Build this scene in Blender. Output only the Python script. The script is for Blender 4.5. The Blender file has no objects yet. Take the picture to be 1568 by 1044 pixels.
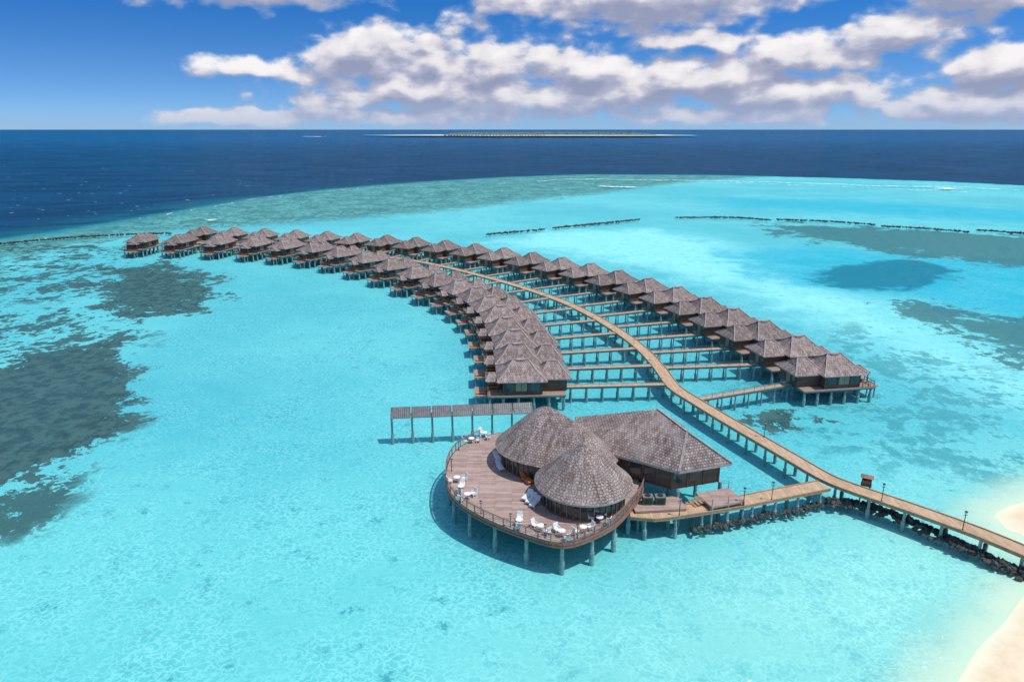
import bpy, bmesh, math, random
import numpy as np
from mathutils import Vector, Matrix, noise as mnoise
random.seed(7); np.random.seed(7)
R=math.radians
# ---------------------------------------------------------------- site survey
# The plan of the resort was measured from the aerial photo: each sighting is
# intersected with the horizontal level z it lies on (metres, camera at origin).
HC=45.0; PT=R(17); FL=1060.0
def S(u,v,z=0.0):
    x=(u-784)/FL; y=-(v-522)/FL
    t=(HC-z)/(math.sin(PT)-y*math.cos(PT))
    return (x*t, t*(math.cos(PT)+y*math.sin(PT)))
def SL(z,l): return [S(u,v,z) for u,v in l]
VZ=1.9; WZ=1.85; BED=-1.1
L_ROW=SL(VZ,[(815,592),(808,565),(803,542),(790,521),(780,501),(763,484),(742,469),(715,456),(683,444),(648,432),(610,419),(570,408),(530,399),(488,392),(443,387),(395,383),(340,380),(280,378),(222,377)])
R_ROW=SL(VZ,[(1255,584),(1203,554),(1153,529),(1108,508),(1067,489),(1025,471),(982,456),(937,443),(895,431),(852,421),(808,412),(765,404),(722,397),(677,391),(632,386),(588,382),(542,379),(497,376),(450,373),(402,371),(355,369),(308,367)])
MAIN=SL(WZ,[(260,371),(340,373),(430,378),(520,385),(600,394),(670,406),(740,423),(800,440),(860,461),(905,482),(950,509),(985,536),(1010,563),(1032,592),(1062,612),(1110,641),(1160,670),(1210,699),(1260,728),(1300,745),(1400,779),(1500,815),(1568,843),(1650,875)])
SIDE=SL(WZ,[(965,784),(1000,787),(1060,779),(1130,768),(1190,756),(1262,742)])
DECK=SL(3,[(735,668),(705,683),(688,703),(683,728),(690,755),(715,778),(755,799),(805,818),(862,832),(910,818),(945,798),(968,772),(985,745),(975,700),(900,660),(820,655)])
GROYNE=SL(0,[(1060,808),(1120,799),(1190,785),(1265,768),(1325,774),(1400,802),(1480,838),(1568,880),(1640,912)])
BREAK=[SL(0,l) for l in ([(-60,378),(0,373),(100,364),(190,359),(265,357)],[(745,359),(790,355),(835,351)],[(848,349),(910,343),(980,336)],[(1035,333),(1120,333),(1182,337)],[(1190,336),(1270,339),(1340,344)],[(1350,346),(1420,350),(1482,355)],[(1495,352),(1568,357),(1620,360)])]
A=lambda l:SL(BED,l)
DEEP=A([(-300,400),(-100,378),(0,366),(100,352),(200,336),(300,318),(400,302),(500,290),(640,279),(780,271),(900,267),(1100,268),(1300,273),(1450,278),(1568,284),(1800,295)])
REEFIN=A([(-300,440),(0,400),(200,358),(330,350),(450,341),(560,334),(700,320),(800,308),(960,292),(1100,279)])
Z=dict(
G0=A([(-100,385),(0,378),(190,372),(210,400),(170,430),(100,460),(0,462),(-100,470)]),
G1=A([(-120,545),(0,572),(60,540),(130,526),(165,530),(180,560),(208,580),(200,610),(170,642),(125,675),(90,705),(40,720),(0,740),(-120,770)]),
G2=A([(150,445),(180,412),(235,404),(305,422),(318,448),(295,472),(230,480),(200,494),(155,480)]),
G3=A([(-60,470),(150,470),(240,490),(215,560),(235,600),(140,740),(50,830),(-100,850)]),
D1=A([(1180,343),(1300,347),(1568,362),(1700,375),(1700,415),(1568,408),(1480,401),(1380,388),(1280,372),(1200,358)]),
D2=A([(1240,424),(1330,403),(1400,400),(1450,413),(1440,436),(1350,444),(1290,438)]),
D3=A([(1395,458),(1480,482),(1568,486),(1700,496),(1700,565),(1568,550),(1520,530),(1450,503),(1385,478)]),
AQ=A([(1100,385),(1250,378),(1380,388),(1568,400),(1700,420),(1700,510),(1568,500),(1480,478),(1400,458),(1280,446),(1180,430)]),
AQ2=A([(1060,300),(1300,305),(1568,318),(1700,330),(1700,350),(1568,345),(1300,330),(1100,318)]),
CH=A([(760,372),(840,355),(1000,352),(1150,385),(1280,435),(1400,492),(1568,572),(1700,620),(1700,690),(1568,630),(1400,550),(1280,500),(1150,450),(1000,410),(850,385)]),
MO=A([(1130,590),(1300,500),(1450,540),(1568,590),(1700,640),(1700,760),(1400,720),(1250,690),(1130,650)]),
S1=A([(1145,632),(1200,628),(1215,640),(1190,655),(1145,650)]),S2=A([(1250,640),(1280,640),(1282,649),(1252,650)]),
BE1=A([(1568,925),(1540,965),(1500,1010),(1470,1060),(1430,1130),(1900,1130),(1900,800)]),
BE2=A([(1650,745),(1580,775),(1515,800),(1540,822),(1600,850),(1900,870),(1900,720)]),
NR=A([(-400,760),(100,800),(500,820),(700,860),(1000,850),(1300,800),(1568,720),(1900,720),(1900,1300),(-400,1300)]),
PA=A([(1000,850),(1200,800),(1300,775),(1420,790),(1568,700),(1800,700),(1800,1150),(800,1150),(850,1000)]))

# ---------------------------------------------------------------- node helpers
def N(t,typ,ins=None,**pr):
    n=t.nodes.new(typ)
    for k,v in pr.items(): setattr(n,k,v)
    for k,v in (ins or {}).items():
        s=n.inputs[k]
        if isinstance(v,bpy.types.NodeSocket): t.links.new(v,s)
        else: s.default_value=v
    return n
def M(t,op,a,b=None,c=None,clamp=False):
    ins={0:a}
    if b is not None: ins[1]=b
    if c is not None: ins[2]=c
    return N(t,'ShaderNodeMath',ins,operation=op,use_clamp=clamp).outputs[0]
def MIX(t,fac,a,b,bt='MIX'):
    def c(x): return x if isinstance(x,bpy.types.NodeSocket) else (tuple(x)+(1,) if len(x)==3 else x)
    return N(t,'ShaderNodeMixRGB',{0:fac,1:c(a),2:c(b)},blend_type=bt).outputs[0]
def SS(t,v,lo,hi,a=0.0,b=1.0):
    return N(t,'ShaderNodeMapRange',{0:v,1:lo,2:hi,3:a,4:b},interpolation_type='SMOOTHSTEP').outputs[0]
def NOI(t,vec,scale,detail=4,rough=.55,dist=0.0,dim='3D'):
    return N(t,'ShaderNodeTexNoise',{'Vector':vec,'Scale':scale,'Detail':detail,'Roughness':rough,'Distortion':dist},noise_dimensions=dim).outputs[0]
def SCL(t,vec,s):
    return N(t,'ShaderNodeVectorMath',{0:vec,1:s},operation='MULTIPLY').outputs[0]
def newmat(name):
    m=bpy.data.materials.new(name); m.use_nodes=True; t=m.node_tree; t.nodes.clear()
    out=N(t,'ShaderNodeOutputMaterial'); return m,t,out
def simple(name,col,col2=None,rough=.7,scale=3.0,bump=.0,spec=.3,metal=0.0):
    m,t,out=newmat(name)
    v=N(t,'ShaderNodeTexCoord').outputs['Object']
    n=NOI(t,v,scale,3,.6)
    c=MIX(t,SS(t,n,.3,.7),col,col2 or tuple(x*.75 for x in col))
    b=N(t,'ShaderNodeBsdfPrincipled',{'Base Color':c,'Roughness':rough,'Specular IOR Level':spec,'Metallic':metal})
    t.links.new(b.outputs[0],out.inputs[0]); return m

# ---------------------------------------------------------------- materials
def shingle():
    m,t,out=newmat('weathered_shingle')
    tc=N(t,'ShaderNodeTexCoord'); uv=tc.outputs['UV']
    br=N(t,'ShaderNodeTexBrick',{'Vector':uv,'Scale':1.0,'Mortar Size':.03,'Mortar Smooth':.3,'Bias':0.0,'Brick Width':.36,'Row Height':.34,'Color1':(.29,.225,.20,1),'Color2':(.48,.39,.355,1),'Mortar':(.11,.085,.075,1)})
    n1=NOI(t,SCL(t,uv,(1.8,.35,1)),.9,4,.75)
    n2=NOI(t,tc.outputs['Object'],.35,3,.6)
    c=MIX(t,SS(t,n1,.35,.66),br.outputs[0],MIX(t,1.0,br.outputs[0],(.48,.44,.43),'MULTIPLY'))
    c=MIX(t,SS(t,n2,.45,.7,0,.35),c,(.42,.36,.34))
    r=N(t,'ShaderNodeObjectInfo').outputs['Random']
    k=M(t,'MULTIPLY_ADD',r,.32,.84)
    c=MIX(t,1.0,c,N(t,'ShaderNodeCombineColor',{0:k,1:k,2:k}).outputs[0],'MULTIPLY')
    b=N(t,'ShaderNodeBsdfPrincipled',{'Base Color':c,'Roughness':.85,'Specular IOR Level':.2})
    hgt=M(t,'ADD',M(t,'MULTIPLY',br.outputs[1],-1.0),M(t,'MULTIPLY',n1,1.2))
    bn=N(t,'ShaderNodeBump',{'Height':hgt,'Strength':.85,'Distance':.09}); t.links.new(bn.outputs[0],b.inputs['Normal'])
    t.links.new(b.outputs[0],out.inputs[0]); return m
def planks(name,c1,c2,w=.2,l=3.0,dark=(.08,.05,.04),rough=.7,rot=False):
    m,t,out=newmat(name)
    tc=N(t,'ShaderNodeTexCoord'); uv=tc.outputs['UV']
    if rot: uv=N(t,'ShaderNodeMapping',{'Vector':uv,'Rotation':(0,0,R(90))}).outputs[0]
    br=N(t,'ShaderNodeTexBrick',{'Vector':uv,'Scale':1.0,'Mortar Size':.012,'Mortar Smooth':.2,'Brick Width':l,'Row Height':w,'Color1':c1+(1,),'Color2':c2+(1,),'Mortar':dark+(1,)})
    n=NOI(t,uv,.8,4,.7)
    c=MIX(t,SS(t,n,.35,.75,0,.55),br.outputs[0],MIX(t,1.0,br.outputs[0],(.6,.58,.56),'MULTIPLY'))
    b=N(t,'ShaderNodeBsdfPrincipled',{'Base Color':c,'Roughness':rough,'Specular IOR Level':.25})
    t.links.new(b.outputs[0],out.inputs[0]); return m
m_roof=shingle()
m_cap=simple('ridge_cap',(.43,.36,.33),(.29,.235,.215),.85,2.0)
m_wall=planks('dark_wood_cladding',(.11,.07,.052),(.17,.115,.085),.22,2.4,(.03,.02,.015),.6)
m_trim=simple('brown_timber',(.17,.105,.07),(.10,.06,.04),.6,2.0)
m_panel=simple('pale_screen_panel',(.36,.29,.21),(.28,.22,.16),.7,1.5)
m_glass=simple('tinted_glass',(.03,.04,.045),(.05,.06,.07),.08,.6,spec=.8)
m_deck=planks('grey_deck_boards',(.34,.235,.20),(.48,.36,.315),.3,4.0,(.13,.08,.065),.75)
m_vdeck=planks('villa_deck_boards',(.33,.24,.19),(.42,.31,.25),.2,3.0)
m_walk=planks('tan_walkway_boards',(.48,.325,.205),(.60,.42,.275),.3,3.0,(.25,.16,.1),.7,rot=True)
m_beam=simple('tan_timber_beam',(.43,.275,.165),(.31,.20,.12),.7,2.0)
m_rail=simple('red_timber_rail',(.32,.16,.11),(.22,.11,.08),.6,2.0)
m_conc=simple('sea_stained_concrete',(.32,.40,.38),(.14,.25,.25),.8,1.2)
m_teal=simple('teal_painted_steel',(.09,.21,.21),(.06,.13,.14),.6,1.0)
m_white=simple('white_painted_wood',(.8,.8,.78),(.72,.72,.7),.5,3.0)
m_orange=simple('orange_canvas',(.75,.22,.05),(.6,.17,.04),.7,3.0)
m_solar=simple('solar_cell',(.085,.085,.09),(.16,.15,.15),.3,1.5,spec=.5)
m_metal=simple('grey_metal',(.30,.31,.32),(.22,.23,.24),.45,2.0,metal=.4)
m_black=simple('black_metal',(.025,.025,.025),(.04,.04,.04),.5,2.0)
m_rock=simple('wet_basalt_rock',(.11,.105,.095),(.028,.03,.03),.75,1.3)
m_green=simple('green_equipment_paint',(.05,.18,.09),(.04,.12,.07),.5,2.0)
m_lamp=simple('lantern_glass',(.7,.68,.6),(.6,.6,.5),.3,2.0)

# ---------------------------------------------------------------- mesh builder
class MB:
    def __init__(s): s.v=[];s.f=[];s.m=[]
    def add(s,vs,fs,mi):
        o=len(s.v); s.v+= [tuple(x) for x in vs]
        for f in fs: s.f.append(tuple(i+o for i in f)); s.m.append(mi)
    def box(s,c,d,mi,rz=0.0,tilt=0.0):
        M_=Matrix.Translation(c)@Matrix.Rotation(rz,4,'Z')@Matrix.Rotation(tilt,4,'X')
        x,y,z=[k/2 for k in d]
        vs=[M_@Vector(q) for q in ((-x,-y,-z),(x,-y,-z),(x,y,-z),(-x,y,-z),(-x,-y,z),(x,-y,z),(x,y,z),(-x,y,z))]
        s.add(vs,[(0,3,2,1),(4,5,6,7),(0,1,5,4),(1,2,6,5),(2,3,7,6),(3,0,4,7)],mi)
    def beam(s,p,q,w,h,mi):
        p=Vector(p);q=Vector(q);d=(q-p)
        if d.length<1e-4:return
        d.normalize(); up=Vector((0,0,1))
        if abs(d.z)>.99: up=Vector((1,0,0))
        sd=d.cross(up).normalized()*(w/2); u=sd.cross(d).normalized()*(h/2)
        vs=[p-sd-u,p+sd-u,p+sd+u,p-sd+u,q-sd-u,q+sd-u,q+sd+u,q-sd+u]
        s.add(vs,[(0,3,2,1),(4,5,6,7),(0,1,5,4),(1,2,6,5),(2,3,7,6),(3,0,4,7)],mi)
    def cyl(s,x,y,z0,z1,r,mi,n=8,r2=None,cap=True):
        r2=r if r2 is None else r2
        a=[2*math.pi*i/n for i in range(n)]
        vs=[(x+r*math.cos(t),y+r*math.sin(t),z0) for t in a]+[(x+r2*math.cos(t),y+r2*math.sin(t),z1) for t in a]
        fs=[(i,(i+1)%n,n+(i+1)%n,n+i) for i in range(n)]
        if cap: fs+=[tuple(range(n,2*n))]
        s.add(vs,fs,mi)
    def obj(s,name,mats,parent=None,smooth=False,mesh_only=False):
        me=bpy.data.meshes.new(name); me.from_pydata(s.v,[],s.f)
        for m in mats: me.materials.append(m)
        me.polygons.foreach_set('material_index',s.m)
        uvl=me.uv_layers.new(name='UVMap'); data=np.zeros(len(me.loops)*2)
        me.update()
        for pl in me.polygons:
            n=pl.normal
            h=Vector((0,0,1)).cross(n)
            h=Vector((1,0,0)) if h.length<.05 else h.normalized()
            sv=n.cross(h)
            for li in pl.loop_indices:
                co=me.vertices[me.loops[li].vertex_index].co
                data[2*li]=co.dot(h); data[2*li+1]=co.dot(sv)
        uvl.data.foreach_set('uv',data)
        if smooth: me.polygons.foreach_set('use_smooth',[True]*len(me.polygons))
        if mesh_only: return me
        return link(name,me,parent)
def link(name,me,parent=None,loc=None,rz=0.0):
    o=bpy.data.objects.new(name,me); bpy.context.scene.collection.objects.link(o)
    if parent: o.parent=parent
    if loc: o.location=loc
    o.rotation_euler[2]=rz
    return o
def empty(name,loc=(0,0,0),rz=0.0):
    o=link(name,None,None,loc,rz); o.empty_display_size=.5; return o
def catmull(P,step):
    P=[Vector((a[0],a[1],0)) for a in P]; Q=[P[0]*2-P[1]]+P+[P[-1]*2-P[-2]]; out=[]
    for i in range(1,len(Q)-2):
        a,b,c,d=Q[i-1:i+3]; n=max(1,int((c-b).length/step))
        for k in range(n):
            t=k/n; out.append(.5*((2*b)+(c-a)*t+(2*a-5*b+4*c-d)*t*t+(3*b-a-3*c+d)*t**3))
    out.append(P[-1]); return out

# ---------------------------------------------------------------- lagoon floor
def sdf(poly,X,Y):
    P=np.array(poly); n=len(P); d=np.full(X.shape,1e18); ins=np.zeros(X.shape,bool)
    for i in range(n):
        ax,ay=P[i]; bx,by=P[(i+1)%n]; ex,ey=bx-ax,by-ay
        t=np.clip(((X-ax)*ex+(Y-ay)*ey)/(ex*ex+ey*ey),0,1)
        d=np.minimum(d,(X-ax-t*ex)**2+(Y-ay-t*ey)**2)
        c=((ay>Y)!=(by>Y)); xi=(bx-ax)*(Y-ay)/(by-ay if by!=ay else 1e-9)+ax
        ins^=c&(X<xi)
    return np.where(ins,np.sqrt(d),-np.sqrt(d))
def floor():
    rows=[];y=20.0
    while y<90000: rows.append(y-120); y*=1.0125
    rows=np.array(rows); sc=np.linspace(-1.5,1.5,300)
    Y=np.repeat(rows[:,None],len(sc),1); X=sc[None,:]*(Y+120)
    far=[(9e4,3000),(9e4,9.5e4),(-9e4,9.5e4),(-9e4,500)]
    deep=sdf(DEEP+far,X,Y)
    reef=-sdf(REEFIN+[(800,900),(800,-200),(-400,-200)],X,Y)
    reef=reef-np.clip((X-60)*.22,0,160)
    F={'deep':np.clip(deep/25,-3,3),'dist':np.clip(deep/2500,-1,3),'reef':np.clip(reef/16,-3,3)}
    g=lambda k,w:np.clip(sdf(Z[k],X,Y)/w,-3,3)
    F['grass']=np.maximum(np.maximum(g('G1',5),g('G2',9)),np.maximum(g('S1',2.5),g('S2',1.6)))
    F['scat']=np.maximum(g('G0',14),g('G3',9)-.25)
    F['dark']=np.maximum(g('D1',12),g('D3',8)); F['dteal']=g('D2',9)
    F['aqua']=np.maximum(g('AQ',22),g('AQ2',40)-.3); F['chan']=g('CH',20); F['pale']=g('PA',18); F['near']=g('NR',22)
    F['mott']=g('MO',12); F['sand']=np.maximum(g('BE1',3.0),g('BE2',3.5))
    s=np.maximum(sdf(Z['BE1'],X,Y),sdf(Z['BE2'],X,Y))
    Zc=np.where(deep<0,BED+np.clip(1+s/7.0,0,1)*1.15+np.clip(s,0,9)*.06,BED-np.clip(deep,0,200)*.06)
    nr,nc=X.shape
    me=bpy.data.meshes.new('lagoon_floor')
    co=np.stack([X,Y,Zc],-1).reshape(-1,3); me.vertices.add(len(co)); me.vertices.foreach_set('co',co.ravel())
    i=np.arange((nr-1)*nc).reshape(nr-1,nc)[:,:-1]
    q=np.stack([i,i+1,i+nc+1,i+nc],-1).reshape(-1,4)
    me.loops.add(q.size); me.loops.foreach_set('vertex_index',q.ravel().astype(np.int32))
    me.polygons.add(len(q)); me.polygons.foreach_set('loop_start',(np.arange(len(q))*4).astype(np.int32))
    me.update(calc_edges=True)
    for k,a in F.items():
        at=me.attributes.new(k,'FLOAT','POINT'); at.data.foreach_set('value',a.ravel().astype(np.float32))
    me.polygons.foreach_set('use_smooth',[True]*len(q))
    m,t,out=newmat('lagoon_bed')
    pos=N(t,'ShaderNodeNewGeometry').outputs['Position']
    D2='2D'
    at=lambda k:N(t,'ShaderNodeAttribute',attribute_name=k).outputs['Fac']
    nb=NOI(t,pos,.012,4,.6,0,D2); nm=NOI(t,pos,.07,5,.68,.3,D2); nf=NOI(t,pos,.33,5,.75,.0,D2)
    nmix=M(t,'ADD',M(t,'MULTIPLY',nf,.5),M(t,'MULTIPLY',nm,.5))
    def mk(k,src,amp,lo,hi): return SS(t,M(t,'ADD',at(k),M(t,'MULTIPLY',M(t,'SUBTRACT',src,.5),amp)),lo,hi)
    c=MIX(t,SS(t,nb,.35,.65),(.095,.455,.50),(.155,.55,.565))
    c=MIX(t,SS(t,nm,.40,.70,0,.50),c,(.055,.385,.45))
    c=MIX(t,M(t,'MULTIPLY',mk('near',nb,1.5,-1.6,1.4),.80),c,(.18,.57,.55))
    c=MIX(t,M(t,'MULTIPLY',mk('pale',nb,1.6,-.9,1.3),.75),c,(.40,.69,.58))
    c=MIX(t,M(t,'MULTIPLY',mk('chan',nm,1.6,-.8,.7),.85),c,(.36,.77,.74))
    c=MIX(t,M(t,'MULTIPLY',mk('aqua',nm,2.6,-.6,.5),.9),c,(.0,.40,.52))
    # fine net of caustic light painted into the sandy bottom's colour
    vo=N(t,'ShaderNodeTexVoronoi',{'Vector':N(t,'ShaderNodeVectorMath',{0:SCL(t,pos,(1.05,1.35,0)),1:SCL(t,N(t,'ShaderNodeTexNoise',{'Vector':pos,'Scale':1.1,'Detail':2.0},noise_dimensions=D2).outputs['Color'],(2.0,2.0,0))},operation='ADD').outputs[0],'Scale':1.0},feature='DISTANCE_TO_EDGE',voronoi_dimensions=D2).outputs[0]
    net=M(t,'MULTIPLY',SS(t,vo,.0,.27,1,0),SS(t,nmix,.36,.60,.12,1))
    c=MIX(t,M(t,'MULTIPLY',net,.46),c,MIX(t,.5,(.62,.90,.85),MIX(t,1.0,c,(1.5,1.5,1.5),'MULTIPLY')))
    c=MIX(t,SS(t,nf,.46,.70,0,.34),c,(.05,.34,.39))
    # reef flat
    rc=MIX(t,SS(t,nm,.38,.62),(.075,.22,.205),(.165,.42,.385))
    rc=MIX(t,SS(t,nf,.45,.58,0,.75),rc,(.04,.105,.10))
    c=MIX(t,M(t,'MULTIPLY',mk('reef',nm,4.5,-.8,.7),.88),c,rc)
    c=MIX(t,M(t,'MULTIPLY',mk('mott',nm,2.0,-.7,.7),SS(t,nmix,.48,.56,0,.7)),c,(.05,.28,.31))
    scat=M(t,'MULTIPLY',mk('scat',nm,2.5,-.5,.3),SS(t,nmix,.495,.525,0,.92))
    c=MIX(t,scat,c,(.05,.10,.095))
    spots=M(t,'MULTIPLY',SS(t,nf,.655,.69,0,.65),SS(t,nb,.45,.6))
    c=MIX(t,spots,c,(.04,.25,.29))
    dk=MIX(t,SS(t,nf,.40,.60),(.032,.068,.066),(.075,.135,.125))
    def rough(k,a1,a2,lo,hi): return SS(t,M(t,'ADD',at(k),M(t,'ADD',M(t,'MULTIPLY',M(t,'SUBTRACT',nm,.5),a1),M(t,'MULTIPLY',M(t,'SUBTRACT',nf,.5),a2))),lo,hi)
    c=MIX(t,M(t,'MULTIPLY',mk('dteal',nm,3.5,-.6,.2),.85),c,(.0,.16,.235))
    c=MIX(t,M(t,'MULTIPLY',rough('dark',5.5,4.0,-.3,.05),.84),c,MIX(t,.5,dk,(.05,.19,.20)))
    c=MIX(t,M(t,'MULTIPLY',rough('grass',5.0,4.5,-.32,-.16),.96),c,dk)
    # shallows / beach sand
    c=MIX(t,mk('sand',nm,1.4,-2.2,.2),c,(.78,.76,.56))
    sc_=MIX(t,SS(t,nf,.35,.7),(.80,.66,.46),(.70,.56,.38))
    c=MIX(t,mk('sand',nm,1.0,-.2,.6),c,sc_)
    # drop-off and open ocean
    dc=MIX(t,SS(t,at('deep'),.4,2.9),(.008,.11,.165),(.004,.06,.135))
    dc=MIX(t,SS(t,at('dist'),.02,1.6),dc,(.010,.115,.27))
    dc=MIX(t,SS(t,NOI(t,SCL(t,pos,(.35,1.0,1)),.022,6,.8,.4,D2),.44,.58,0,.65),dc,(.002,.027,.072))
    dc=MIX(t,SS(t,at('deep'),-.6,.6),(.02,.27,.32),dc)
    c=MIX(t,mk('deep',nm,2.6,-.6,.2),c,dc)
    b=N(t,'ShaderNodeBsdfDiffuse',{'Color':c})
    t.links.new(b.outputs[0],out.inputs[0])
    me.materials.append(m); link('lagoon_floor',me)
floor()
# ---------------------------------------------------------------- sea surface
def sea():
    me=bpy.data.meshes.new('sea_surface'); s=1e5
    me.from_pydata([(-s,-s,0),(s,-s,0),(s,s,0),(-s,s,0)],[],[(0,1,2,3)])
    m,t,out=newmat('sea_water')
    pos=N(t,'ShaderNodeNewGeometry').outputs['Position']
    n1=NOI(t,SCL(t,pos,(.8,1.4,1)),.5,4,.7,0,'2D')
    bn=N(t,'ShaderNodeBump',{'Height':n1,'Strength':1.0,'Distance':.3}).outputs[0]
    gl=N(t,'ShaderNodeBsdfGlossy',{'Color':(1,1,1,1),'Roughness':.13,'Normal':bn})
    tr=N(t,'ShaderNodeBsdfTransparent',{'Color':(.87,.985,.985,1)})
    fr=N(t,'ShaderNodeFresnel',{'IOR':1.33}).outputs[0]
    fac=M(t,'MINIMUM',M(t,'MULTIPLY',fr,.6),.09)
    mx=N(t,'ShaderNodeMixShader',{0:fac,1:tr.outputs[0],2:gl.outputs[0]})
    t.links.new(mx.outputs[0],out.inputs[0]); me.materials.append(m); link('sea_surface',me)
sea()

# ---------------------------------------------------------------- villas
def hip(mb,x0,x1,y0,y1,z0,z1,rl,mi,cap):
    cx,cy=(x0+x1)/2,(y0+y1)/2
    def ring(k,z,ex=0): return [(cx+(x0-cx)*k-ex,cy+(y0-cy)*k,z),(cx+(x1-cx)*k+ex,cy+(y0-cy)*k,z),(cx+(x1-cx)*k+ex,cy+(y1-cy)*k,z),(cx+(x0-cx)*k-ex,cy+(y1-cy)*k,z)]
    r0=ring(1,z0); rb=ring(1,z0-.16); r1=ring(.52,z0+(z1-z0)*.40,rl*.2)
    top=[(cx-rl/2,cy,z1),(cx+rl/2,cy,z1)]
    mb.add(rb+r0,[(i,(i+1)%4,4+(i+1)%4,4+i) for i in range(4)]+[(3,2,1,0)],cap)
    mb.add(r0+r1,[(i,(i+1)%4,4+(i+1)%4,4+i) for i in range(4)],mi)
    mb.add(r1+top,[(0,1,5,4),(1,2,5),(2,3,4,5),(3,0,4)],mi)
    for i in range(4):
        mb.beam(Vector(r0[i])+Vector((0,0,.03)),Vector(r1[i])+Vector((0,0,.03)),.2,.1,cap)
        mb.beam(Vector(r1[i])+Vector((0,0,.03)),Vector(top[0 if i in(0,3) else 1])+Vector((0,0,.03)),.2,.1,cap)
    mb.beam(Vector(top[0])+Vector((-.2,0,.05)),Vector(top[1])+Vector((.2,0,.05)),.28,.14,cap)
def villa_meshes(g):
    ms={}
    r=MB(); hip(r,-2.2,6.3,-4.4,4.4,5.15,7.75,2.6,0,1)
    y0,y1=sorted((-2.7*g,4.3*g)); hip(r,-6.6,-.6,y0,y1,4.95,7.15,1.6,0,1)
    hip(r,5.9,8.2,-2.2,2.2,4.6,5.3,.8,0,1)
    r.box((2.05,0,7.72),(1.5,.9,.25),1)
    ms['roof']=r.obj('villa_roof',[m_roof,m_cap],mesh_only=True)
    w=MB(); w.box((1.9,0,3.9),(6.6,7.2,2.6),0)
    w.box((-3.6,.65*g,3.8),(4.4,5.6,2.4),0)
    for sy in (-1,1):
        for x in (-1.4,1.0,3.3,5.2): w.box((x,sy*3.64,3.9),(.16,.08,2.6),1)
        w.box((1.9,sy*3.65,5.1),(6.6,.1,.18),1)
    ms['walls']=w.obj('villa_walls',[m_wall,m_trim],mesh_only=True)
    q=MB()
    for sy in (-1,1):
        for x,ww in ((-.2,1.7),(2.15,1.9),(4.25,1.6)):
            q.box((x,sy*3.62,4.1),(ww,.06,1.7),0 if x!=2.15 else 1)
            q.box((x,sy*3.66,4.98),(ww+.14,.06,.07),2); q.box((x,sy*3.66,3.22),(ww+.14,.06,.07),2)
            q.box((x,sy*3.66,4.1),(.06,.05,1.7),2)
    for y in (-2.2,0,2.2):
        q.box((5.22,y,3.9),(.06,1.9,2.2),0); q.box((5.26,y,3.9),(.05,.06,2.2),2)
    q.box((-5.83,.65*g,3.7),(.06,1.1,2.1),1)
    q.box((-5.84,-1.1*g,4.1),(.06,.9,1.1),0)
    ms['windows']=q.obj('villa_windows',[m_glass,m_panel,m_trim],mesh_only=True)
    d=MB(); d.box((1.2,0,2.48),(13.4,8.2,.24),0); d.box((1.2,0,2.26),(13.2,8.0,.2),1)
    d.box((9.0,0,1.9),(2.3,4.4,.16),0)
    for k in range(3): d.box((8.1+.12*k,0,2.36-.14*k),(.3,1.2,.06),0)
    for sy in (-1,1):
        for x in (5.6,6.7,7.8): d.box((x,sy*4.0,3.1),(.09,.09,1.0),2)
        d.box((6.7,sy*4.0,3.6),(2.4,.1,.08),2); d.box((6.7,sy*4.0,3.15),(2.4,.05,.06),2)
        d.box((7.8,sy*2.6,3.6),(.1,2.8,.08),2); d.box((7.8,sy*2.6,3.15),(.05,2.8,.06),2)
        for y in (1.3,2.2,3.1): d.box((7.8,sy*y,3.1),(.07,.07,1.0),2)
        for x in (6.1,7.9): d.box((x,sy*1.95,3.55),(.14,.14,2.0),2)
    ms['deck']=d.obj('villa_deck',[m_vdeck,m_teal,m_trim],mesh_only=True)
    s=MB()
    for x in (-5.1,-2.6,0,2.6,5.2,7.5):
        for y in (-3.7,0,3.7):
            s.cyl(x,y,-1.0,2.2,.2,0,8); s.cyl(x,y,-1.0,1.0,.28,0,8)
        s.box((x,0,2.05),(.25,7.8,.25),1)
    for x in (8.3,9.8):
        for y in (-1.8,1.8): s.cyl(x,y,-1.0,1.85,.14,0,6)
    ms['stilts']=s.obj('villa_stilts',[m_conc,m_teal],mesh_only=True)
    t=MB()
    for y in (-.9,.7):
        t.box((6.9,y,2.86),(1.8,.62,.12),0); t.box((6.9,y,2.96),(1.75,.58,.1),1); t.beam((6.1,y,3.0),(5.75,y,3.4),.58,.1,1)
        for x in (6.2,7.6):
            for yy in (-.25,.25): t.box((x,y+yy,2.7),(.06,.06,.2),0)
    t.box((9.0,1.2,2.14),(1.7,.6,.1),1)
    ms['loungers']=t.obj('villa_loungers',[m_trim,m_orange],mesh_only=True)
    return ms
VM={1:villa_meshes(1),-1:villa_meshes(-1)}
MAINC=catmull(MAIN,1.5)
def nearest(pt):
    return min(MAINC,key=lambda a:(a.x-pt[0])**2+(a.y-pt[1])**2)
jetties=[]
def row(pts,g):
    n=len(pts)
    for i,(x,y) in enumerate(pts):
        a=pts[max(0,i-1)]; b=pts[min(n-1,i+1)]
        tx,ty=b[0]-a[0],b[1]-a[1]; l=math.hypot(tx,ty); tx/=l;ty/=l
        nx,ny=-ty,tx
        q=nearest((x,y))
        if (q.x-x)*nx+(q.y-y)*ny>0: nx,ny=-nx,-ny
        rz=math.atan2(ny,nx)+R(random.uniform(-1.5,1.5))
        e=empty('water_villa',(x,y,VZ-2.6+random.uniform(-.05,.05)),rz)
        for k,me in VM[g].items(): link(k,me,e)
        s=Vector((x-nx*5.4,y-ny*5.4,0)); q=nearest((s.x,s.y))
        jetties.append((s,q,e))
row(L_ROW,-1); row(R_ROW,1)

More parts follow.
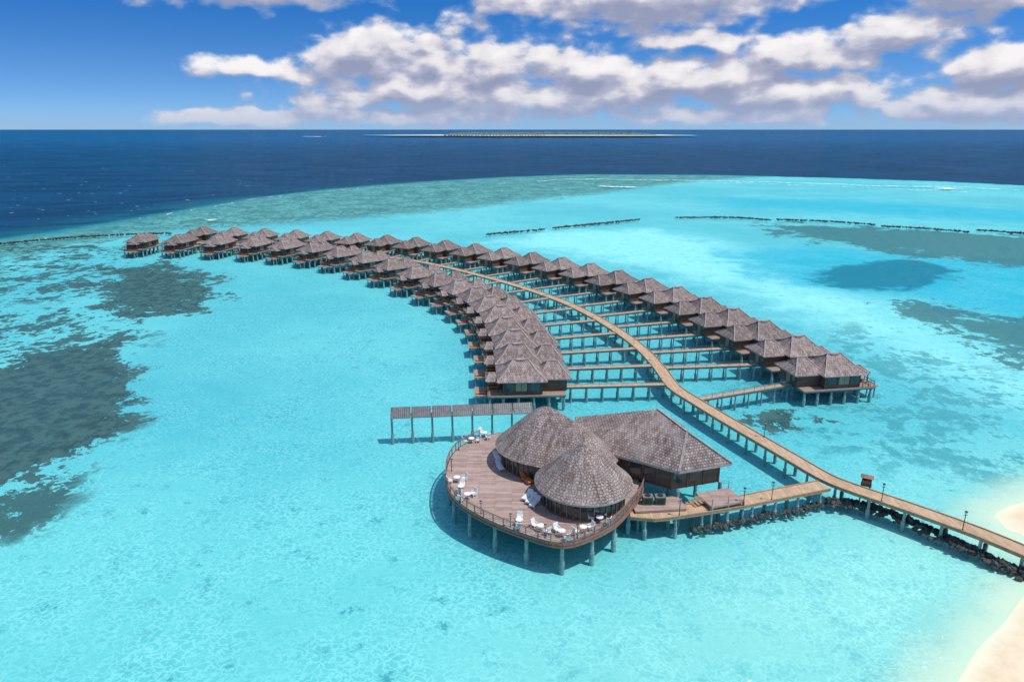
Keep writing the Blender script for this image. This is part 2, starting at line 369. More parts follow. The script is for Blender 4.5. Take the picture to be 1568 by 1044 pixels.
# ---------------------------------------------------------------- walkways
def ribbon(mb,pts,w,z,th,post=4.0,curb=.12,pr=.17,side=1):
    n=len(pts); Ls=[];Rs=[]
    for i,pnt in enumerate(pts):
        d=(pts[min(n-1,i+1)]-pts[max(0,i-1)]).normalized(); nn=Vector((-d.y,d.x,0))
        Ls.append(pnt+nn*w/2); Rs.append(pnt-nn*w/2)
    def quad(a,b,c,d_,mi): mb.add([a,b,c,d_],[(0,1,2,3)],mi)
    for i in range(n-1):
        l0,l1,r0,r1=Ls[i],Ls[i+1],Rs[i],Rs[i+1]; up=Vector((0,0,z)); lo=Vector((0,0,z-th))
        quad(r0+up,r1+up,l1+up,l0+up,0); quad(l0+lo,l1+lo,r1+lo,r0+lo,2)
        quad(l0+lo,l0+up,l1+up,l1+lo,side); quad(r0+lo,r1+lo,r1+up,r0+up,side)
        k=Vector((0,0,z+curb/2+.003))
        if curb:
            mb.beam(l0*.985+r0*.015+k,l1*.985+r1*.015+k,.14,curb,1); mb.beam(r0*.985+l0*.015+k,r1*.985+l1*.015+k,.14,curb,1)
    acc=0;nxt=post*.5
    for i in range(n-1):
        seg=(pts[i+1]-pts[i]).length
        while nxt<=acc+seg:
            t=(nxt-acc)/max(seg,1e-6); a=Ls[i].lerp(Ls[i+1],t); b=Rs[i].lerp(Rs[i+1],t)
            a2=a.lerp(b,.1); b2=b.lerp(a,.1)
            for c in (a2,b2): mb.cyl(c.x,c.y,BED-.1,z-th,pr,3,8); mb.cyl(c.x,c.y,BED-.1,.3,pr*1.5,3,8)
            mb.beam(a2+Vector((0,0,z-th-.12)),b2+Vector((0,0,z-th-.12)),.22,.22,3)
            nxt+=post
        acc+=seg
WM=[m_walk,m_beam,m_trim,m_conc]
mb=MB(); ribbon(mb,MAINC,2.4,WZ,.32,4.0); mb.obj('main_walkway',WM)
mb=MB(); ribbon(mb,catmull(SIDE,1.5),2.3,WZ-.015,.32,3.4); mb.obj('restaurant_walkway',WM)
m_jet=planks('jetty_boards',(.42,.33,.26),(.52,.42,.33),.25,2.0,(.2,.14,.1),.75,rot=True)
for s,q,e in jetties:
    d=(q-s).normalized(); q2=q-d*1.15
    L=(q2-s).length
    if L<1.0: continue
    n=max(1,int(L/3)); pts=[s.lerp(q2,i/n) for i in range(n+1)]
    mb=MB(); ribbon(mb,pts,1.35,WZ-.01,.30,2.8,.08,.13,side=2)
    nn=Vector((-d.y,d.x,0))
    a=s+nn*.62; b=q2+nn*.62; mb.beam(a+Vector((0,0,WZ+.9)),b+Vector((0,0,WZ+.9)),.06,.06,2)
    k=0.0
    while k<L: c=a+d*k; mb.beam(c+Vector((0,0,WZ)),c+Vector((0,0,WZ+.9)),.06,.06,2); k+=2.2
    mb.obj('access_jetty',[m_jet,m_beam,m_teal,m_conc])

# ---------------------------------------------------------------- restaurant
def restaurant():
    root=empty('overwater_restaurant')
    dk=catmull(DECK+[DECK[0]],1.2)[:-1]; n=len(dk)
    mb=MB(); z=3.0
    up=[(q.x,q.y,z) for q in dk]; lo=[(q.x,q.y,z-.55) for q in dk]
    mb.add(up,[tuple(range(n))],0)
    ar=sum(up[i][0]*up[(i+1)%n][1]-up[(i+1)%n][0]*up[i][1] for i in range(n))
    if ar<0: mb.f[0]=tuple(reversed(mb.f[0]))
    sg=1 if ar>0 else -1
    mb.add(lo+up,[(i,(i+1)%n,n+(i+1)%n,n+i) if sg>0 else (i,n+i,n+(i+1)%n,(i+1)%n) for i in range(n)],1)
    for i in range(n):
        a=Vector(up[i]);b=Vector(up[(i+1)%n]); mb.beam(a+Vector((0,0,-.15)),b+Vector((0,0,-.15)),.16,.3,1); mb.beam(a+Vector((0,0,-.5)),b+Vector((0,0,-.5)),.22,.2,1)
    mb.obj('deck',[m_deck,m_rail],root)
    mb=MB(); lim=int(n*.78)
    for i in range(lim):
        a=Vector(up[i]);b=Vector(up[(i+1)%n])
        mb.beam(a+Vector((0,0,1.0)),b+Vector((0,0,1.0)),.13,.08,0)
        for h in (.3,.55,.78): mb.beam(a+Vector((0,0,h)),b+Vector((0,0,h)),.04,.04,1)
        mb.box((a.x,a.y,z+.52),(.11,.11,1.05),0)
    mb.obj('railing',[m_rail,m_metal],root)
    mb=MB(); c=sum((Vector(u) for u in up),Vector())/n
    for i in range(0,n,3):
        a=Vector(up[i]); a=a.lerp(c,.03); mb.cyl(a.x,a.y,BED-.1,2.45,.22,0,10); mb.cyl(a.x,a.y,BED-.1,.5,.3,0,10)
        b=a.lerp(c,.45); mb.cyl(b.x,b.y,BED-.1,2.45,.22,0,8); mb.beam((a.x,a.y,2.33),(b.x,b.y,2.33),.25,.25,0)
    for x,y in ((20.2,75.3),(26,77.5),(23.5,84),(17,82),(16,77.5),(12.5,80),(20,79),(24,81)):
        mb.cyl(x,y,BED-.1,3.0,.25,0,10)
    mb.obj('piles',[m_conc],root)
    mb=MB()
    def cone(cx,cy,r,z0,z1,seg=48):
        prof=[(1.0,0),(.82,.185),(.62,.40),(.42,.62),(.22,.83),(.07,.965)]
        rings=[]
        for k,h in prof: rings.append([(cx+r*k*math.cos(2*math.pi*i/seg),cy+r*k*math.sin(2*math.pi*i/seg),z0+(z1-z0)*h) for i in range(seg)])
        for a,b in zip(rings[:-1],rings[1:]): mb.add(a+b,[(i,(i+1)%seg,seg+(i+1)%seg,seg+i) for i in range(seg)],0)
        mb.add(rings[-1]+[(cx,cy,z1)],[(i,(i+1)%seg,seg) for i in range(seg)],0)
        rb=[(x,y,z0-.22) for x,y,_ in rings[0]]
        mb.add(rb+rings[0],[(i,(i+1)%seg,seg+(i+1)%seg,seg+i) for i in range(seg)]+[tuple(reversed(range(seg)))],1)
    cone(8.4,73.2,5.8,5.5,10.4)
    mb.obj('round_roof',[m_roof,m_cap],root)
    bm=bmesh.new()
    def circ(cx,cy,r,zz,n_=48):
        for i in range(n_): bm.verts.new((cx+r*math.cos(2*math.pi*i/n_),cy+r*math.sin(2*math.pi*i/n_),zz))
    for k,h in [(1,0),(.82,.20),(.62,.43),(.42,.66),(.2,.88)]:
        circ(4.3,82.9,6.5*k,5.6+5.3*h); circ(8.4,79.4,5.0*k,5.6+4.1*h)
    bm.verts.new((4.3,82.9,10.9)); bm.verts.new((8.2,79.6,9.9))
    bmesh.ops.convex_hull(bm,input=bm.verts)
    bmesh.ops.delete(bm,geom=[v for v in bm.verts if not v.link_faces],context='VERTS')
    bmesh.ops.recalc_face_normals(bm,faces=bm.faces)
    mb=MB(); bm.verts.index_update(); mb.add([v.co for v in bm.verts],[tuple(v.index for v in f.verts) for f in bm.faces],0); bm.free()
    mb.obj('sweeping_roof',[m_roof],root)
    mb=MB()
    A_=(19.9,74.3,6);B_=(26.9,76.5,6);C_=(23.5,87,6.1);D_=(8.8,89.8,6.4);E_=(8.5,81.0,6.3);R1=(21.4,77.6,9.7);R2=(18.9,83.3,10.3)
    V_=[A_,B_,C_,D_,E_,R1,R2]
    mb.add(V_,[(0,1,5),(1,2,6,5),(2,3,6),(3,4,6),(4,0,5,6)],0)
    dn=[(a,b,c-.3) for a,b,c in V_[:5]]
    mb.add(dn+V_[:5],[(i,(i+1)%5,5+(i+1)%5,5+i) for i in range(5)]+[(4,3,2,1,0)],1)
    for a,b in ((A_,R1),(B_,R1),(R1,R2),(R2,C_)): mb.beam(Vector(a)+Vector((0,0,.06)),Vector(b)+Vector((0,0,.06)),.26,.12,1)
    mb.obj('hall_roof',[m_roof,m_cap],root)
    mb=MB()
    def drum(cx,cy,r,a0,a1,seg):
        for i in range(seg):
            t0=a0+(a1-a0)*i/seg; t1=a0+(a1-a0)*(i+1)/seg; tm=(t0+t1)/2
            p0=(cx+r*math.cos(t0),cy+r*math.sin(t0)); p1=(cx+r*math.cos(t1),cy+r*math.sin(t1))
            mb.add([(p0[0],p0[1],3),(p1[0],p1[1],3),(p1[0],p1[1],5.6),(p0[0],p0[1],5.6)],[(0,1,2,3)],1)
            mb.box((p0[0],p0[1],4.3),(.2,.2,2.6),0,rz=t0)
            mb.beam((p0[0],p0[1],3.12),(p1[0],p1[1],3.12),.14,.24,0); mb.beam((p0[0],p0[1],5.15),(p1[0],p1[1],5.15),.12,.14,0)
            q0=(cx+r*1.004*math.cos(tm),cy+r*1.004*math.sin(tm)); mb.box((q0[0],q0[1],4.2),(.07,.07,2.2),2,rz=tm)
    drum(8.4,73.2,4.9,0,2*math.pi,20); drum(4.3,82.9,5.5,0,2*math.pi,22)
    base=[(19.3,75.2),(25.6,77.2),(22.6,86),(10.6,88.3),(11.6,80.6)]
    for i in range(5):
        a=base[i];b=base[(i+1)%5]
        mb.add([(a[0],a[1],3.1),(b[0],b[1],3.1),(b[0],b[1],6.1),(a[0],a[1],6.1)],[(0,1,2,3)],3)
        L=math.hypot(b[0]-a[0],b[1]-a[1]); k=int(L/1.8)
        for j in range(k+1):
            t=j/k; mb.box((a[0]+(b[0]-a[0])*t,a[1]+(b[1]-a[1])*t,4.6),(.18,.18,3.0),0,rz=math.atan2(b[1]-a[1],b[0]-a[0]))
        # dark glazed bays between the posts
        nv=Vector((b[1]-a[1],-(b[0]-a[0]),0)).normalized()*.03
        for j in range(k):
            if (i+j)%3==2: continue
            p=Vector((a[0],a[1],0)).lerp(Vector((b[0],b[1],0)),(j+.5)/k)+nv
            mb.box((p.x,p.y,4.65),(L/k-.5,.05,1.5),1,rz=math.atan2(b[1]-a[1],b[0]-a[0]))
    mb.add([(a[0],a[1],3.1) for a in base],[(4,3,2,1,0)],0)
    mb.obj('walls',[m_trim,m_glass,m_beam,m_wall],root)
    mb=MB()
    mb.box((25.2,74.6,2.35),(4.6,3.4,.26),0,rz=R(18)); mb.box((17.4,73.6,2.05),(6.2,3.0,.26),0,rz=R(6))
    for k in range(5): mb.box((21.4+.38*k,73.9+.12*k,1.75+.16*k),(.4,1.5,.08),1,rz=R(18))
    for sx,sy in ((-2.2,-1.6),(2.2,-1.6),(0,-1.6),(2.2,1.5)):
        c_,s_=math.cos(R(18)),math.sin(R(18)); X_,Y_=25.2+sx*c_-sy*s_,74.6+sx*s_+sy*c_; mb.cyl(X_,Y_,BED-.1,2.3,.16,2,8); mb.box((X_,Y_,2.95),(.08,.08,1.0),1)
    for x,y in ((15,72.6),(20,73.2),(15,75)): mb.cyl(x,y,BED-.1,2.0,.16,2,8)
    mb.obj('service_terrace',[m_deck,m_beam,m_conc],root)
restaurant()

mb=MB()
for dx in (0,1.5):
    mb.box((dx,0,.55),(1.2,.9,.9),0); mb.box((dx,0,1.03),(1.26,.96,.07),1); mb.cyl(dx,0,1.06,1.14,.34,2,14); mb.box((dx,-.47,.55),(.9,.05,.6),2)
    for sx in(-.5,.5): mb.box((dx+sx,0,.05),(.08,.8,.1),1)
mb.obj('air_conditioning_unit',[m_green,m_metal,m_black]).location=(16.2,73.6,2.18)

# ---------------------------------------------------------------- deck furniture
mb=MB()
mb.box((0,0,.42),(.6,.6,.07),0); mb.box((0,.29,.75),(.6,.07,.62),0,tilt=R(-12))
for sx in(-.27,.27):
    for sy in(-.26,.26): mb.box((sx,sy,.2),(.06,.06,.4),0)
    mb.box((sx,0,.64),(.07,.56,.05),0)
chair=mb.obj('deck_chair',[m_white],mesh_only=True)
mb=MB(); mb.cyl(0,0,.70,.76,.42,0,18); mb.cyl(0,0,.04,.70,.06,1,8); mb.cyl(0,0,0,.05,.28,1,14)
table=mb.obj('dining_table',[m_white,m_metal],mesh_only=True)
mb=MB(); mb.box((0,0,.33),(.7,1.5,.1),0); mb.beam((0,.7,.36),(0,1.25,.75),.7,.1,0); mb.box((0,-.1,.42),(.64,1.3,.08),1)
for sx in(-.3,.3):
    for sy in(-.6,.6): mb.box((sx,sy,.14),(.07,.07,.28),0)
lounger=mb.obj('sun_lounger',[m_white,m_white],mesh_only=True)
mb=MB(); mb.box((0,0,.36),(.9,1.6,.16),1); mb.beam((0,.75,.4),(0,1.25,.95),.9,.14,1)
for sx in(-.4,.4):
    mb.box((sx,0,.5),(.08,1.6,.1),0)
    for sy in(-.7,.7): mb.box((sx,sy,.2),(.09,.09,.4),0)
olounge=mb.obj('wooden_daybed',[m_trim,m_orange],mesh_only=True)
def tset(u,v,k=3,r=.95):
    x,y=S(u,v,3); link('dining_table',table,None,(x,y,3.0)); a0=random.uniform(0,6)
    for i in range(k):
        a=a0+i*2*math.pi/k; link('deck_chair',chair,None,(x+r*math.cos(a),y+r*math.sin(a),3.0),a-math.pi/2)
for u,v in ((700,738),(706,752),(716,764),(795,804),(828,813),(860,821),(893,815),(918,800),(722,678),(742,669)): tset(u,v,2)
for u,v,a in ((762,704,.3),(777,711,.3),(766,718,.3),(783,719,.3),(806,764,-.5),(812,769,-.5),(818,774,-.5)):
    x,y=S(u,v,3); link('sun_lounger',lounger,None,(x,y,3.0),a)
x,y=S(808,738,3); link('wooden_daybed',olounge,None,(x,y,3.0),.5)
mb=MB(); mb.cyl(0,0,0,.25,.13,0,10,.09); mb.cyl(0,0,.25,2.7,.05,0,8); mb.cyl(0,0,2.7,2.98,.13,1,8,.17); mb.cyl(0,0,2.98,3.16,.22,0,8,.03); mb.box((0,0,2.45),(.5,.05,.05),0)
lamp=mb.obj('lamp_post',[m_black,m_lamp],mesh_only=True)
for u,v in ((1142,778),(1178,764),(1040,790),(1342,772),(1470,818),(1182,668)):
    x,y=S(u,v,WZ); q=min(MAINC+catmull(SIDE,1.5),key=lambda a:(a.x-x)**2+(a.y-y)**2); dd=Vector((x-q.x,y-q.y,0)); dd=dd.normalized()*1.05
    link('lamp_post',lamp,None,(q.x+dd.x,q.y+dd.y,WZ)).scale=(.9,.9,.8)
for u,v in ((688,720),(700,768),(733,788),(780,809),(835,826),(886,826),(930,808),(700,688)):
    x,y=S(u,v,3); c=Vector((3,76)); d=(c-Vector((x,y))).normalized()*.35; o=link('lamp_post',lamp,None,(x+d.x,y+d.y,3.0)); o.scale=(.8,.8,.55)
mb=MB(); mb.box((0,0,.1),(1.9,1.5,.2),0)
for sx in(-.8,.8):
    for sy in(-.6,.6): mb.box((sx,sy,1.0),(.12,.12,1.7),0)
mb.box((0,.6,.9),(1.5,.06,1.3),1); mb.box((-.8,0,.9),(.06,1.1,1.3),1); mb.box((0,-.58,.7),(1.5,.08,.9),1)
mb.add([(-1.15,-.95,1.8),(1.15,-.95,1.8),(1.15,.95,1.8),(-1.15,.95,1.8),(0,0,2.2)],[(0,1,4),(1,2,4),(2,3,4),(3,0,4),(3,2,1,0)],1)
for sx in(-.7,.7):
    for sy in (-.5,.5): mb.cyl(sx,sy,-4.5,0,.14,2,8)
k=mb.obj('wooden_kiosk',[m_trim,m_rail,m_conc]); x,y=S(1328,744,WZ); k.location=(x,y+.3,WZ); k.rotation_euler[2]=-.5; k.scale=(.65,.65,.65)

# ---------------------------------------------------------------- solar panels
def solar():
    a=Vector((-18.4,96.8,0)); b=Vector((3.2,98.9,0)); d=(b-a).normalized(); rz=math.atan2(d.y,d.x); L=(b-a).length
    mb=MB(); n=7; w=L/n
    for i in range(n):
        c=a+d*(w*(i+.5))
        mb.box((c.x,c.y,4.0),(w-.12,1.9,.1),0,rz=rz,tilt=R(38))
        off=Vector((math.cos(rz+math.pi/2),math.sin(rz+math.pi/2),0))
        for j in range(1,9):
            cc=c+d*((j/9-.5)*(w-.3)); p0=cc-off*.74+Vector((0,0,4.0-.58+.065)); p1=cc+off*.74+Vector((0,0,4.0+.58+.065)); mb.beam(p0,p1,.05,.03,1)
        for s_ in (-.93,0,.93):
            cc=c+off*(s_*.79)+Vector((0,0,4.0+s_*.616+.065)); mb.beam(cc-d*(w/2-.12),cc+d*(w/2-.12),.06,.035,1)
    for i in range(n+1):
        c=a+d*(w*i*.985+.15); mb.cyl(c.x,c.y,BED-.1,3.8,.16,2,8); mb.cyl(c.x,c.y,BED-.1,.5,.24,2,8)
    mb.beam((a.x,a.y,3.75),(b.x,b.y,3.75),.15,.2,1)
    mb.obj('solar_panel_array',[m_solar,m_metal,m_conc])
solar()

# ---------------------------------------------------------------- rocks
bm=bmesh.new(); bmesh.ops.create_icosphere(bm,subdivisions=1,radius=1); TV=np.array([v.co[:] for v in bm.verts]); TF=[tuple(v.index for v in f.verts) for f in bm.faces]; bm.free()
def rocks(name,pts,per_m,width,size,zt):
    pts=catmull(pts,2.0); vs=[];fs=[]
    for i in range(len(pts)-1):
        a,b=pts[i],pts[i+1]; L=(b-a).length; d=(b-a).normalized(); nn=Vector((-d.y,d.x,0))
        k=int(L*per_m+random.random())
        for _ in range(k):
            o=random.gauss(0,.42)*width; s=size*random.uniform(.5,1.35)
            c=a.lerp(b,random.random())+nn*o
            z=zt*max(0,1-abs(o)/width)*random.uniform(.4,1.0)-.2
            rot=np.array(Matrix.Rotation(random.uniform(0,6.28),3,Vector((random.random(),random.random(),random.random()+.1))))
            v=(TV*(1+np.random.uniform(-.22,.22,(len(TV),1))))*np.array([1,random.uniform(.6,1),random.uniform(.5,.85)])*s
            v=v@rot.T+np.array([c.x,c.y,z]); o0=len(vs); vs+=v.tolist(); fs+=[tuple(j+o0 for j in f) for f in TF]
    me=bpy.data.meshes.new(name); me.from_pydata(vs,[],fs); me.materials.append(m_rock); link(name,me)
rocks('rock_groyne',GROYNE[3:],22,1.1,.36,.7)
rocks('rock_groyne',GROYNE[:4],10,.7,.3,.0)
for b in BREAK: rocks('rock_breakwater',b,3.6,1.1,.55,.45)

# ---------------------------------------------------------------- breaking waves
def foam_mat():
    m,t,out=newmat('sea_foam'); pos=N(t,'ShaderNodeNewGeometry').outputs['Position']
    n=NOI(t,pos,.25,5,.7,0,'2D')
    at=N(t,'ShaderNodeAttribute',attribute_name='edge').outputs['Fac']
    f=SS(t,M(t,'ADD',n,M(t,'MULTIPLY',at,.35)),.60,.72)
    mx=N(t,'ShaderNodeMixShader',{0:f,1:N(t,'ShaderNodeBsdfTransparent').outputs[0],2:N(t,'ShaderNodeBsdfDiffuse',{'Color':(.85,.88,.88,1)}).outputs[0]})
    t.links.new(mx.outputs[0],out.inputs[0]); return m
m_foam=foam_mat()
def foam(name,pts,w,level=0.0):
    P=catmull(pts,max(1.5,w)) ; n=len(P)-1; vs=[];fs=[];ed=[]
    for i in range(n+1):
        d=(P[min(n,i+1)]-P[max(0,i-1)]).normalized(); nn=Vector((-d.y,d.x,0)); t=i/n
        c=P[i]+nn*mnoise.noise(Vector((i*.23,w,2)))*w*2.0
        for j in range(5):
            k=(j-2)/2; vs.append(tuple(c+nn*k*w+Vector((0,0,.06+.25*(1-abs(k)))))); ed.append(level+max(-1,(1-abs(k))*1.6-.8)*min(1,6*t,6*(1-t))-(0 if 0.03<t<.97 else 1))
    for i in range(n):
        for j in range(4): q=i*5+j; fs.append((q,q+1,q+6,q+5))
    me=bpy.data.meshes.new(name); me.from_pydata(vs,[],fs); at=me.attributes.new('edge','FLOAT','POINT'); at.data.foreach_set('value',ed); me.materials.append(m_foam); link(name,me)
foam('breaking_wave',SL(0,[(300,336),(325,337),(355,337)]),6,.25); foam('breaking_wave',SL(0,[(1412,288),(1450,289),(1500,290)]),14,.3); foam('breaking_wave',SL(0,[(62,366),(80,366),(95,364)]),2.5,.1)
foam('breaking_wave',SL(0,[(905,285),(950,286),(990,287)]),8,.15)
foam('breaking_wave',SL(0,[(760,279),(900,275),(1000,276),(1130,278),(1230,281),(1350,285),(1480,287),(1568,293),(1640,298)]),6,-.05)
foam('breaking_wave',SL(0,[(1000,279),(1130,281),(1230,284),(1350,289),(1480,294),(1568,299)]),4,-.2)
foam('breaking_wave',SL(0,[(120,350),(220,335),(330,316),(450,298),(600,285),(740,276)]),2.5,-.35)
mb=MB()
for i in range(650):
    v_=206+ (random.random()**1.3)*140; u_=random.uniform(-60,1630)
    lim=np.interp(u_,[0,200,400,640,900,1300,1568],[360,330,296,272,262,266,278])
    if v_>lim-3: continue
    x,y=S(u_,v_,.15); l=random.uniform(.5,1.5)*(1+y/1100); w_=l*random.uniform(.25,.6); a=random.uniform(-.5,.3)
    pts=[]
    for j in range(7):
        tt=2*math.pi*j/7; r_=random.uniform(.6,1); px,py=l*r_*math.cos(tt),w_*r_*math.sin(tt); pts.append((x+px*math.cos(a)-py*math.sin(a),y+px*math.sin(a)+py*math.cos(a),.15))
    mb.add(pts,[tuple(range(7))],0)
m_cap2=simple('whitecap_foam',(.36,.48,.56),(.26,.38,.46),.9,.1)
mb.obj('whitecaps',[m_cap2])
# ---------------------------------------------------------------- speedboat with wake
bx,by=S(498,209.5); wx,wy=S(468,209)
hd=math.atan2(by-wy,bx-wx)
mb=MB()
sec=[(-9,2.2,1.5),(-4,2.6,1.6),(2,2.5,1.9),(6,1.7,2.3),(9.5,.15,2.7)]
vs=[]
for x,w,h in sec: vs+=[(x,-w,h),(x,-w*.6,-.2),(x,w*.6,-.2),(x,w,h)]
fs=[]
for i in range(4):
    o=i*4
    for j in range(3): fs.append((o+j,o+4+j,o+5+j,o+1+j))
    fs.append((o+3,o+7,o+4,o))
fs+=[(0,1,2,3)]
mb.add(vs,fs,0); mb.box((-1,0,2.9),(8,3.6,2.0),0); mb.box((-.5,0,3.1),(8.1,3.7,.8),1); mb.box((-1.5,0,4.3),(7,3.6,.2),0); mb.box((-8.6,0,1.6),(1.0,2,1.6),1)
bo=mb.obj('speedboat',[m_white,m_black]); bo.location=(bx,by,.3); bo.rotation_euler[2]=hd
foam('boat_wake',[(wx,wy),((wx+bx)/2,(wy+by)/2),(bx,by)],30,1.0)

# ---------------------------------------------------------------- distant island
def island():
    cx,cy=230.0,5700.0
    def blob(name,hw,hd_,z,mat,ox=0,oy=0,seg=90,amp=.12):
        vs=[]
        for i in range(seg):
            a=2*math.pi*i/seg; k=1+amp*mnoise.noise(Vector((math.cos(a)*2,math.sin(a)*2,hw*.01)))*2
            vs.append((cx+ox+hw*k*math.cos(a),cy+oy+hd_*k*math.sin(a),z))
        vs.append((cx+ox,cy+oy,z+.8)); me=bpy.data.meshes.new(name); me.from_pydata(vs,[],[(i,(i+1)%seg,seg) for i in range(seg)]); me.materials.append(mat); return link(name,me)
    sh=simple('island_shallows',(.22,.54,.57),(.13,.40,.48),.9,.004); sd=simple('island_sand',(.74,.72,.66),(.64,.62,.57),.9,.01)
    blob('island_lagoon',1270,800,.4,sh); blob('island_beach',1000,460,1.2,sd,60,-140); blob('island_beach',330,130,1.2,sd,-820,-450)
    gm=simple('island_foliage',(.12,.185,.17),(.065,.115,.12),.9,.05)  # blue-grey aerial haze is mixed into these leaf colours
    vs=[];fs=[];nx,ny=420,9
    for i in range(nx+1):
        x=-760+i*1640/nx
        for j in range(ny+1):
            y=-200+j*50; env=min(1,(i/nx)*9,(1-i/nx)*9)*(1 if 0<j<ny else 0)
            h=(18+10*mnoise.noise(Vector((x*.012,y*.02,0)))+8*mnoise.noise(Vector((x*.08,y*.1,3))))*env**.5+7*mnoise.noise(Vector((x*.5,y,7)))*env
            vs.append((cx+x,cy+y,max(.5,h)+1))
    for i in range(nx):
        for j in range(ny): q=i*(ny+1)+j; fs.append((q,q+ny+1,q+ny+2,q+1))
    me=bpy.data.meshes.new('island_tree_mass'); me.from_pydata(vs,[],fs); me.materials.append(gm); link('island_tree_mass',me)
    mb=MB()
    for k in range(34):
        x=cx-700+k*21+random.uniform(-5,5); y=cy-590; mb.box((x,y,3),(11,9,4),1); mb.add([(x-7,y-6,5),(x+7,y-6,5),(x+7,y+6,5),(x-7,y+6,5),(x,y,8)],[(0,1,4),(1,2,4),(2,3,4),(3,0,4)],0)
    mb.obj('island_villa_row',[m_cap,m_panel])
island()

# ---------------------------------------------------------------- sun, sky
SUN_EL=R(64)
sund=Vector((.75,-.30,0)).normalized()*math.cos(SUN_EL)+Vector((0,0,math.sin(SUN_EL)))
l=bpy.data.lights.new('sun','SUN'); l.energy=3.6; l.angle=R(.6); l.color=(1,.965,.91)
so=bpy.data.objects.new('sun',l); bpy.context.scene.collection.objects.link(so); so.rotation_euler=sund.to_track_quat('Z','Y').to_euler(); so.location=(0,0,200)
w=bpy.data.worlds.new('World'); bpy.context.scene.world=w; w.use_nodes=True; t=w.node_tree; t.nodes.clear()
dirv=N(t,'ShaderNodeTexCoord').outputs['Generated']; sp=N(t,'ShaderNodeSeparateXYZ',{0:dirv})
sv=N(t,'ShaderNodeCombineXYZ',{0:sp.outputs[0],1:sp.outputs[1],2:M(t,'MULTIPLY_ADD',sp.outputs[2],2.2,.08)}).outputs[0]
sv=N(t,'ShaderNodeVectorMath',{0:sv},operation='NORMALIZE').outputs[0]
sky=N(t,'ShaderNodeTexSky',{'Vector':sv},sky_type='NISHITA',sun_disc=False,sun_elevation=SUN_EL,sun_rotation=math.atan2(sund.x,sund.y),air_density=1.0,dust_density=.3,ozone_density=3.0)
tint=N(t,'ShaderNodeValToRGB',{0:M(t,'MULTIPLY',sp.outputs[2],2.0)}); r=tint.color_ramp
r.elements[0].position=.0; r.elements[0].color=(.34,.44,.53,1); r.elements[1].position=.8; r.elements[1].color=(.92,.84,.75,1); e_=r.elements.new(.31); e_.color=(.08,.34,.60,1)
skyc=SCL(t,MIX(t,1.0,sky.outputs[0],tint.outputs[0],'MULTIPLY'),(2.6,2.6,2.6))
bg=N(t,'ShaderNodeBackground',{'Color':skyc,'Strength':.095}); wo=N(t,'ShaderNodeOutputWorld'); t.links.new(bg.outputs[0],wo.inputs[0])

# cumulus bank: a far ring of sky, 60 km out
g=bpy.data.node_groups.new('cloud_density','ShaderNodeTree')
g.interface.new_socket(name='V',in_out='INPUT',socket_type='NodeSocketVector'); g.interface.new_socket(name='D',in_out='OUTPUT',socket_type='NodeSocketFloat')
gi=g.nodes.new('NodeGroupInput'); go=g.nodes.new('NodeGroupOutput'); V=gi.outputs[0]
wob=N(g,'ShaderNodeTexNoise',{'Vector':SCL(g,V,(.22,.5,1)),'Scale':1.0,'Detail':3.0},noise_dimensions='2D').outputs['Color']
wv=N(g,'ShaderNodeVectorMath',{0:wob,1:(.5,.5,.5)},operation='SUBTRACT').outputs[0]
VD=N(g,'ShaderNodeVectorMath',{0:V,1:SCL(g,wv,(2.6,1.0,0))},operation='ADD').outputs[0]
BL=[(-18.5,4.1,4.8,.9),(-11,5.4,4.5,2.2),(-6.3,5.3,3.6,2.2),(-2,4.4,4.5,1.9),(2.5,5.1,3.6,1.9),(6.5,4.4,4.5,1.8),(-6,2.9,12,1.9),(4,2.5,11,1.7),(12,3.9,3.8,1.8),(17,3.9,4.5,1.8),(22,5.2,5.6,1.5),(27,6.0,5,1.3),(20,2.6,9,1.5),(17,1.1,9,.8),(10,9.4,14,2.3),(-20,9.8,9.5,1.5),(32,8.6,7,1.6),(34,4.0,4.6,1.9),(33,1.5,8,1.3),(-18.5,.8,7,.7),(14,6.2,4,.8),(-9,1.0,10,.8)]
acc=None
for a,e,ra,re in BL:
    sb=N(g,'ShaderNodeVectorMath',{0:VD,1:(a,e,0)},operation='SUBTRACT').outputs[0]
    ln=N(g,'ShaderNodeVectorMath',{0:SCL(g,sb,(1/ra,1/re,0))},operation='LENGTH').outputs['Value']
    m_=M(g,'SUBTRACT',1.0,ln); acc=m_ if acc is None else M(g,'SMOOTH_MAX',acc,m_,.25)
acc=M(g,'MAXIMUM',acc,-1.5)
fb=NOI(g,SCL(g,V,(.24,.46,1)),1.0,8,.56,.1,'2D')
vo=N(g,'ShaderNodeTexVoronoi',{'Vector':N(g,'ShaderNodeVectorMath',{0:SCL(g,V,(.62,1.1,1)),1:wv},operation='ADD').outputs[0],'Scale':1.0,'Smoothness':.7},feature='SMOOTH_F1',voronoi_dimensions='2D').outputs[0]
D=M(g,'ADD',acc,M(g,'ADD',M(g,'MULTIPLY',M(g,'SUBTRACT',fb,.5),1.8),M(g,'MULTIPLY',M(g,'SUBTRACT',.45,vo),.50)))
g.links.new(D,go.inputs[0])
m,t,out=newmat('cumulus_clouds')
sp=N(t,'ShaderNodeSeparateXYZ',{0:N(t,'ShaderNodeNewGeometry').outputs['Position']})
az=M(t,'MULTIPLY',M(t,'ARCTAN2',sp.outputs[0],sp.outputs[1]),57.296); el=M(t,'MULTIPLY',M(t,'ARCTAN2',sp.outputs[2],60000.0),57.296)
def dens(da,de):
    v=N(t,'ShaderNodeCombineXYZ',{0:M(t,'ADD',az,da),1:M(t,'ADD',el,de),2:0.0}).outputs[0]
    n=t.nodes.new('ShaderNodeGroup'); n.node_tree=g; t.links.new(v,n.inputs[0]); return n.outputs[0]
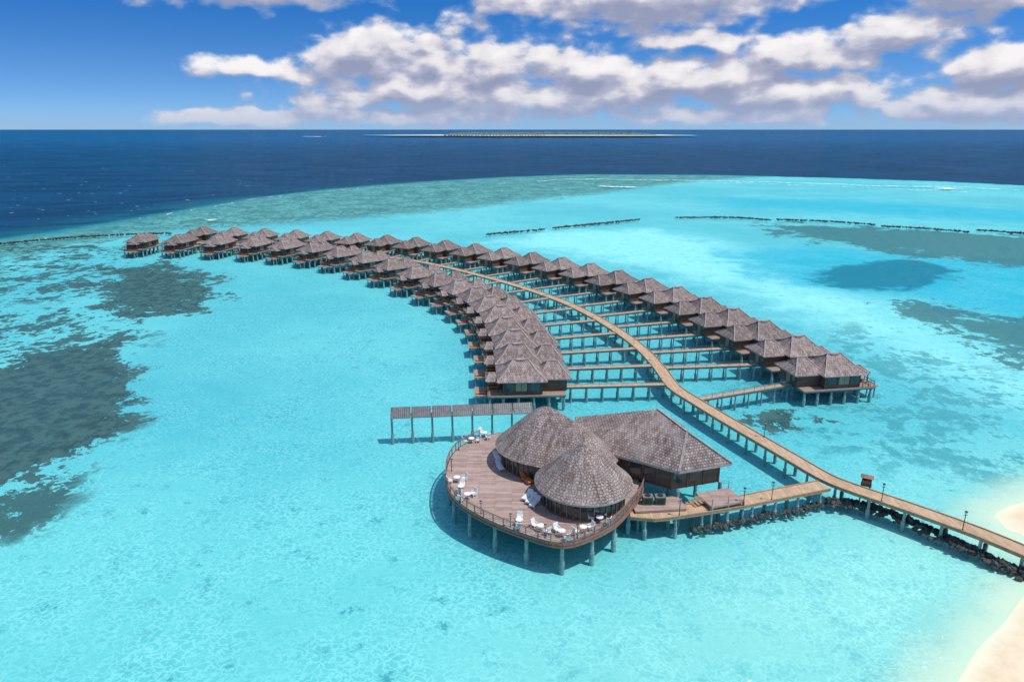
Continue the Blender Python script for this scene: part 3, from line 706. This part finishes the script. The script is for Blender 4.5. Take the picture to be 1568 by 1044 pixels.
d0=dens(0.0,0.0); d1=dens(.45,1.1)
alpha=SS(t,d0,-.24,.36)
lit=M(t,'ADD',M(t,'MULTIPLY',M(t,'SUBTRACT',d0,d1),.80),M(t,'MULTIPLY_ADD',d0,-.24,.47),clamp=True)
cc=N(t,'ShaderNodeValToRGB',{0:lit}); r=cc.color_ramp; r.elements[0].position=.0; r.elements[0].color=(.30,.34,.50,1); r.elements[1].position=1; r.elements[1].color=(.93,.91,.92,1)
e_=r.elements.new(.33); e_.color=(.44,.46,.60,1); e_=r.elements.new(.64); e_.color=(.78,.76,.81,1)
cloud=MIX(t,SS(t,el,0.0,3.4,.7,0),cc.outputs[0],(.36,.46,.68))
haze=SS(t,el,0.0,1.9,.55,0.0)
top=SS(t,el,13.5,16,1,0)
aa=M(t,'MAXIMUM',M(t,'MULTIPLY',M(t,'MULTIPLY',alpha,SS(t,el,-.3,.8,.5,1)),top),haze)
cl2=MIX(t,alpha,(.27,.42,.67),cloud)
em=N(t,'ShaderNodeEmission',{'Color':cl2,'Strength':1.0}); tr=N(t,'ShaderNodeBsdfTransparent')
mx=N(t,'ShaderNodeMixShader',{0:aa,1:tr.outputs[0],2:em.outputs[0]}); t.links.new(mx.outputs[0],out.inputs[0])
try: m.cycles.emission_sampling='NONE'
except Exception: pass
vs=[];fs=[];RR=60000.0;sg=96
for i in range(sg+1):
    a=R(-110+220*i/sg)
    for h in (0,math.tan(R(8))*RR,math.tan(R(16.5))*RR): vs.append((RR*math.sin(a),RR*math.cos(a),h))
for i in range(sg):
    for j in range(2): q=i*3+j; fs.append((q,q+3,q+4,q+1))
me=bpy.data.meshes.new('sky'); me.from_pydata(vs,[],fs); me.materials.append(m); link('sky',me)

# ---------------------------------------------------------------- camera
cam=bpy.data.cameras.new('camera'); co=bpy.data.objects.new('camera',cam); bpy.context.scene.collection.objects.link(co)
cam.sensor_width=36; cam.lens=FL/1568*36; cam.clip_start=.5; cam.clip_end=2e5
co.location=(0,0,HC); co.rotation_euler=(R(90)-PT,0,0); bpy.context.scene.camera=co
vs_=bpy.context.scene.view_settings; vs_.view_transform='Standard'; vs_.look='None'; vs_.exposure=0; vs_.gamma=1
